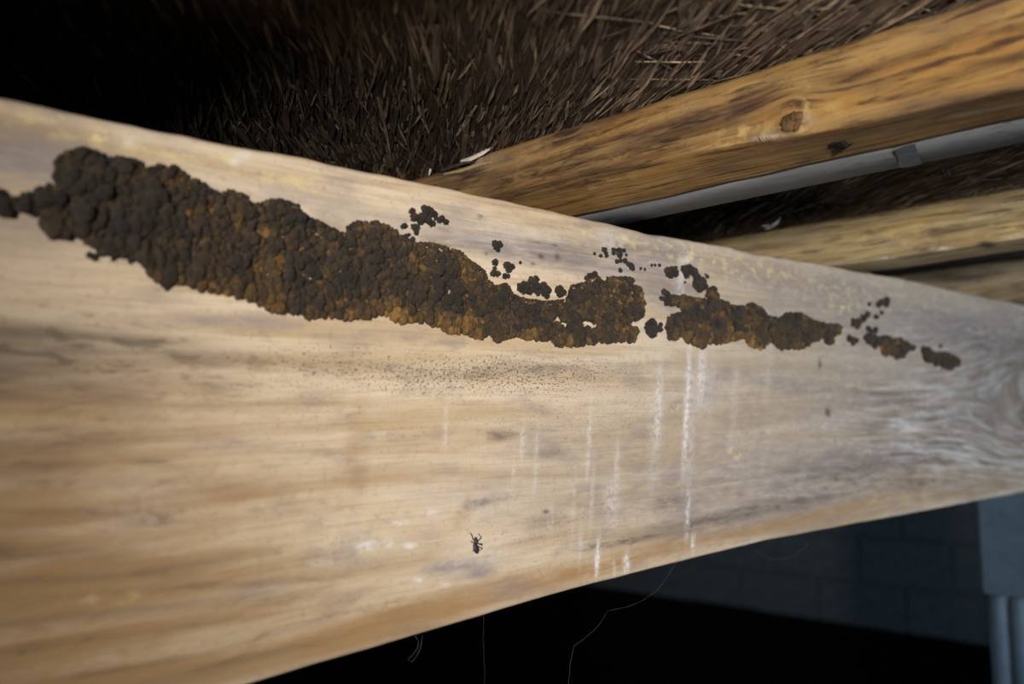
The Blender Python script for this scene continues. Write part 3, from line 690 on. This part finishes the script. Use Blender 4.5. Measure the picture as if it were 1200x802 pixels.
def fill(P, holes, dmin, rr, seed):
    r_ = random.Random(seed)
    A = np.array(P, float)
    ys = [onx(a, 401)[1] for a in (A[:, 0].min(), A[:, 0].max())]
    pts = []; out = []
    # scalloped rim
    rim = []
    for i in range(len(P)):
        p0 = onx(*P[i - 1]); p1 = onx(*P[i]); L = math.hypot(p1[1] - p0[1], p1[2] - p0[2])
        n = max(1, int(L / (dmin * 0.8)))
        for k in range(n): rim.append((*(p0 + (p1 - p0) * (k + r_.random() * .5) / n), P[i][0] < P[i - 1][0]))
    cand = []
    zs_ = [onx(a, b)[2] for a, b in P]
    area = (ys[1] - ys[0]) * (max(zs_) - min(zs_))
    for p in rim: cand.append((p[1], p[2], True, p[3]))
    for _ in range(int(area / dmin ** 2 * 16)):
        cand.append((r_.uniform(*ys), r_.uniform(min(zs_), max(zs_)), False, False))
    n = len(cand)
    Yv = np.array([c[0] for c in cand]); Zv = np.array([c[1] for c in cand]); rim_ = np.array([c[2] for c in cand])
    rv = np.array([r_.uniform(*rr) for _ in cand]) * np.where(rim_, np.array([r_.uniform(1.0, 1.3) if c[3] else r_.uniform(0.45, 0.85) for c in cand]), 1)
    P3 = lambda y, z: proj(np.stack([np.zeros_like(y), y, z], -1))[:2]
    ri = np.nonzero(rim_)[0]; best = np.full(len(ri), -1); by = Yv[ri].copy(); bz = Zv[ri].copy(); R_ = rv[ri] * .85
    for a in range(12):                    # pull each rim lobe inside by its radius
        y2 = Yv[ri] + R_ * math.cos(a * math.pi / 6); z2 = Zv[ri] + R_ * math.sin(a * math.pi / 6)
        c_ = sum(inpoly(*P3(y2 + R_ * math.cos(e * .785), z2 + R_ * math.sin(e * .785)), P).astype(int) for e in range(8))
        u = c_ > best; best = np.where(u, c_, best); by = np.where(u, y2, by); bz = np.where(u, z2, bz)
    Yv[ri] = by; Zv[ri] = bz
    px_, py_ = P3(Yv, Zv)
    ok_ = inpoly(px_, py_, P)
    for h in holes: ok_ &= ~inpoly(px_, py_, h)
    c_ = sum(inpoly(*P3(Yv + rv * .75 * math.cos(e * 1.05), Zv + rv * .75 * math.sin(e * 1.05)), P).astype(int) for e in range(6))
    ok_ &= rim_ | (c_ >= 5)
    cell = {}
    for i in np.nonzero(ok_)[0]:
        Y_, Z_, r, isrim = float(Yv[i]), float(Zv[i]), float(rv[i]), rim_[i]
        k = (int(Y_ / dmin), int(Z_ / dmin + 1000)); dm = dmin * ((0.95 if cand[i][3] else 0.5) if isrim else 1.0)
        if any((q[0] - Y_) ** 2 + (q[1] - Z_) ** 2 < dm * dm for a in (-1, 0, 1) for b in (-1, 0, 1) for q in cell.get((k[0] + a, k[1] + b), [])): continue
        cell.setdefault(k, []).append((Y_, Z_))
        y0, y1 = yspan(float(px_[i]), P); v = float((py_[i] - y0) / max(1, y1 - y0))
        sz = 1.05 + 0.5 * max(0, v - 0.35) * (r_.random() * .6 + .7)
        out.append((Y_, Z_, r, sz, (0.15 + 1.25 * clump(Y_, Z_) + r_.uniform(-.12, .12)) if not isrim else r_.uniform(0.3, 0.6), tone_at(Y_, Z_, v)))
    return out

def crust_for(P, holes, d, r0, seed):
    r_ = random.Random(seed); out = []
    A = np.array(P, float)
    ys = [onx(a, 401)[1] for a in (A[:, 0].min(), A[:, 0].max())]; zs_ = [onx(a, b)[2] for a, b in P]
    a, b = [q.ravel() for q in np.meshgrid(np.arange(ys[0], ys[1], d), np.arange(min(zs_), max(zs_), d))]
    g = np.random.default_rng(seed); a = a + g.uniform(-.4, .4, a.shape) * d; b = b + g.uniform(-.4, .4, a.shape) * d
    P3 = lambda y, z: proj(np.stack([np.zeros_like(y), y, z], -1))[:2]
    ok = np.ones(a.shape, bool)
    for e in range(4): ok &= inpoly(*P3(a + r0 * .9 * math.cos(e * 1.57), b + r0 * .9 * math.sin(e * 1.57)), P)
    for h in holes: ok &= ~inpoly(*P3(a, b), h)
    for i in np.nonzero(ok)[0]:
        out.append((float(a[i]), float(b[i]), r0 * r_.uniform(.8, 1.3), 1.1, 0.25, float(np.clip(r_.gauss(0.52, .22), 0, 1))))
    return out

def spots(lst, k=1.0):
    out = []
    for (a, b, r) in lst:
        p = onx(a, b); s = F / float(proj(p)[2])
        R_ = r / s * k
        out.append((p[1], p[2], R_, 1.05, 0.35, float(np.clip(random.gauss(0.18, .12), 0, 1))))
        for _ in range(3 if r > 3 else 0):     # small knobs around
            th = random.uniform(0, 6.28)
            out.append((p[1] + R_ * .65 * math.cos(th), p[2] + R_ * .65 * math.sin(th), R_ * random.uniform(.4, .6), 1, .4, float(np.clip(random.gauss(0.25, .15), 0, 1))))
    return out

A = fill(POLY_A, HA, 0.0028, (0.0017, 0.0033), 1)
A = [(y, z, r * (1.25 if y < 0.17 else 1.0), s, l, t_ * (0.75 if y < 0.17 else 1)) for (y, z, r, s, l, t_) in A]
build_fungus(A, 'long knobbly dark brown fungus mass spreading across the left and middle of the beam', 'fungus growing on the beam', 300,
             crust_for(POLY_A, HA, 0.0028, 0.0019, 2))
B_ = fill(POLY_B, [], 0.0033, (0.0021, 0.0036), 5)
build_fungus(B_, 'second brown fungus mass, right of the gap crossed by the white drip', 'fungus growing on the beam', 300, crust_for(POLY_B, [], 0.0035, 0.0024, 6))
E_ = fill(POLY_E, [], 0.0055, (0.0035, 0.0055), 7); build_fungus(E_, 'flat wedge-shaped fungus patch beyond the second mass', 'fungus growing on the beam', 60, crust_for(POLY_E, [], 0.004, 0.003, 8))
F_ = fill(POLY_F, [], 0.0055, (0.0035, 0.0055), 9); build_fungus(F_, 'rightmost fungus patch, tapering down toward the far end of the beam', 'fungus growing on the beam', 60, crust_for(POLY_F, [], 0.004, 0.003, 10))
G = 'small fungus tufts around the big masses'
for lst, lab in [
    ([(482,248,4),(484,254,5),(497,247,5.5),(503,249,5),(495,255,5.5),(500,258,5),(491,259,4.5),(508,252,4),(505,262,4),(510,256,2.5)], 'largest black tuft of round lobes above the main mass near the top edge'),
    ([(514,258.5,3.2),(517,256.5,3.6),(521,260,3.6)], 'small black three-lobed tuft at the right end of the largest tuft'),
    ([(472.5,265,3.6),(471,266,2.4)], 'tiny brown tuft low left of the largest black tuft'),
    ([(484,266,3.6),(488,267,3.4),(487,272,3.4)], 'small dark tuft hanging just under the largest black tuft'),
    ([(579,286,3.8),(584,287,4),(581,290,4),(582,293,3)], 'single round brown tuft alone above the main mass'),
    ([(579,308,3.8),(579,315,2.6),(577,321,3.6),(582,321,3.8)], 'brown tuft stack just under the lone round tuft'),
    ([(593,311,4),(598,313,4),(595,316,4)], 'brown tuft right of the stacked tuft'),
    ([(591,324,3.2),(595,324,2.6)], 'tiny tuft between the brown tuft and the main mass'),
    ([(609,308,2)], 'lone dark dot of fungus in the grey stain'),
    ([(609,337,5),(614,335,5.5),(613,341,4),(622,330,5),(627,328,4),(626,336,5.5),(634,336,5),(637,342,5.5),(641,340,4),(619,340,5),(629,343,4),(640,347,3.5)], 'broad dark tuft above a slit of bare wood beside the main mass'),
    ([(652,340,4.2),(656,338,3.4),(655,345,4),(660,343,3.4)], 'small tuft left of the upper right lobe of the main mass'),
    ([(686,326,3),(690,323,3.2),(696,322,3.8),(698,326,3)], 'brown tuft perched on top of the right end of the main mass'),
    ([(707,293,3.2),(709,297,2.6),(710,300,2.4),(703,300,2.2),(696,297.5,1.8)], 'row of tiny dots left of the speckled cluster under the top edge'),
    ([(718,293,3),(718,297,2.6),(724,295,4),(725,299,3.6),(730,294,2.6),(733,299,1.8)], 'dark speckled cluster under the beam top edge, middle'),
    ([(722,307,2.8),(726,306,2.6),(731,306,3),(735,310,3),(738,312,3.8),(741,315,2.6)], 'slanting tuft just under the speckled cluster'),
    ([(726,317,2.8)], 'small dot left of the slanting tuft tip'),
    ([(750,315,1.9),(755,316,1.6)], 'pair of pinhead dots right of the slanting tuft'),
    ([(763,311,1.9),(767,311,1.8),(772,311,2.2)], 'three pinhead dots left of the white drip'),
    ([(711,326,1.8)], 'pinhead dot just above the right end of the main mass'),
    ([(781,319,5),(787,318,5.5),(790,321,4),(784,323,4)], 'oval black tuft immediately left of the white drip'),
    ([(800,316,4.5),(806,317,6),(812,320,5),(803,322,4),(815,325,4.5)], 'upper black tuft immediately right of the white drip'),
    ([(815,334,5.5),(821,332,5.5),(824,336,4),(818,338,5)], 'black tuft stepping down between the drip tuft and the second mass'),
    ([(828,324.5,2.4),(826,322,1.6)], 'tiny tuft right of the stepping tuft'),
    ([(802,331,1.6)], 'pinhead dot beside the white drip'),
    ([(777,343,4),(781,345,3.4),(774,350,3),(780,353,5),(785,355,4)], 'dark tuft at the upper left corner of the second mass'),
    ([(761,381,6.5),(761,389,7),(758,385,5),(765,386,5)], 'round dark button between the two masses'),
    ([(772,386,3.8),(773,381,3)], 'small button right of the round dark button'),
    ([(1028,357,3.6),(1031,355,4),(1037,352,4),(1037,356,4)], 'topmost dark tuft near the far end of the beam'),
    ([(1017.6,357,2.4)], 'pinhead dot left of the topmost far tuft'),
    ([(1032,366.5,2.6)], 'dot under the topmost far tuft'),
    ([(1025,372,3)], 'dot between the topmost far tuft and the slanting far tuft'),
    ([(1015,369,3.6),(1010,373,4.4),(1004,378,4.6),(999,379,4.6),(1003,382,3.6)], 'slanting dark tuft at the far end of the beam'),
    ([(1016,385,3.4),(1020,389,3),(1025,387,3.4)], 'tuft just above the wedge-shaped patch'),
    ([(994,397,4),(998,400,4.6),(1001,399,3.4)], 'round dark tuft between the second mass and the wedge patch'),
    ([(1101,405.6,2.2)], 'pinhead dot above the rightmost patch'),
    ([(105,300,4),(111,302,4),(118,296,5),(124,297,4)], 'greyish tuft below the far left of the main mass'),
    ([(132,304,3)], 'dark dot below the left of the main mass'),
]:
    build_fungus(spots(lst, 1.12), lab, G, 60)

# ------------------------------------------------------------------ dead insect on the beam
ip = onx(556, 635); S = F / float(proj(ip)[2])
ins = tag(empty('dead_insect', ip), 'tiny dark dead insect stuck low on the beam face', 'insect')
def ipt(a, b, x=0.0015):
    q = onx(a, b); return (x, q[1] - ip[1], q[2] - ip[2])
b_ = blob('abdomen', ipt(555.5, 643), (0.0011, 0.0017, 0.0030), M_INSECT, ins, 3, 0.15, 2); b_.rotation_euler = (0.45, 0, 0)
b_ = blob('thorax', ipt(556, 635), (0.0010, 0.0011, 0.0014), M_INSECT, ins, 3, 0.15, 4)
b_ = blob('head', ipt(555, 631.5), (0.0008, 0.0009, 0.0008), M_INSECT, ins, 2, 0.1, 5)
def tube(name, pts, r, mat, parent, k=5):
    V, Fc = [], []
    P = [Vector(q) for q in pts]; n = len(P)
    for i, q in enumerate(P):
        d = (P[min(i + 1, n - 1)] - P[max(i - 1, 0)]).normalized()
        a = d.orthogonal().normalized(); b = d.cross(a)
        rr_ = r * (1 if i < n - 1 else .5)
        for j in range(k):
            th = 2 * math.pi * j / k; V.append(q + a * rr_ * math.cos(th) + b * rr_ * math.sin(th))
    for i in range(n - 1):
        for j in range(k): Fc.append((i * k + j, i * k + (j + 1) % k, (i + 1) * k + (j + 1) % k, (i + 1) * k + j))
    Fc += [tuple(range(k))[::-1], tuple((n - 1) * k + j for j in range(k))]
    return mesh_obj(name, V, Fc, mat, parent, True)
for L in ([(554, 635), (550, 632), (548.5, 627), (549.5, 624)], [(557, 634), (560, 631), (559.5, 625)], [(556, 637), (552, 637), (550, 634)], [(557, 637), (561, 639), (563, 636)], [(555, 640), (552, 643), (552, 647)], [(557, 640), (561, 643), (561, 646)]):
    tube('leg', [ipt(a, b, 0.0018 if i == 0 else 0.0028 if i < len(L) - 1 else 0.0008) for i, (a, b) in enumerate(L)], 0.00022, M_INSECT, ins)

# ------------------------------------------------------------------ cobwebs
def strand_obj(name, pts, r, label, group, mat=M_WEB_DIM):
    P = [np.array(q) for q in pts]; Q = []
    for i in range(len(P) - 1):
        for k in range(6):
            u = k / 6; Q.append(P[i] * (1 - u) + P[i + 1] * u + np.array([0, 0, -0.0006]) * math.sin(u * math.pi) + rng.normal(0, 0.00012, 3))
    Q.append(P[-1]); o0 = Q[0].copy()
    o = tube(name, [q - o0 for q in Q], r, mat, None, 4); o.location = o0
    return tag(o, label, 'cobweb', group)
CG = 'cobweb threads hanging under the beam'
strand_obj('cobweb_thread', [onx(795, 656, -0.01), onx(770, 692, -0.01), onx(745, 708, -0.01), onx(712, 716, -0.01), onx(700, 735, -0.01), onx(672, 758, -0.01), onx(668, 780, -0.01), onx(664, 830, -0.01)], 0.00004, 'long kinked cobweb thread hanging below the middle of the beam', CG)
strand_obj('cobweb_thread', [onx(487, 745, -0.004), onx(491, 752, -0.004), onx(488, 762, -0.004), onx(478, 772, -0.004), onx(483, 776, -0.004), onx(493, 760, -0.004), onx(495, 745, -0.004)], 0.00005, 'looped cobweb tangle under the lower left edge of the beam', CG)
strand_obj('cobweb_thread', [onx(567, 718, -0.004), onx(566, 750, -0.004), onx(568, 790, -0.004), onx(567, 830, -0.004)], 0.00002, 'straight cobweb thread left of the long kinked thread', CG)
strand_obj('cobweb_thread', [onx(885, 645, -0.01), onx(905, 656, -0.01), onx(930, 652, -0.01), onx(950, 634, -0.01)], 0.00005, 'sagging cobweb thread under the right part of the beam', CG)
w0 = [ony(915, 255, 0.7), ony(912, 258, 0.7), ony(904, 264, 0.7), ony(908, 262, 0.7), ony(913, 259, 0.7), ony(906, 266, 0.7), ony(900, 264, 0.7), ony(892, 265, 0.7), ony(897, 264, 0.7), ony(903, 267, 0.7), ony(896, 268, 0.7)]
strand_obj('cobweb_wisp', w0, 0.00022, 'small white cobweb wisp in the dark gap above the straw-coloured joist', None, M_WEB)
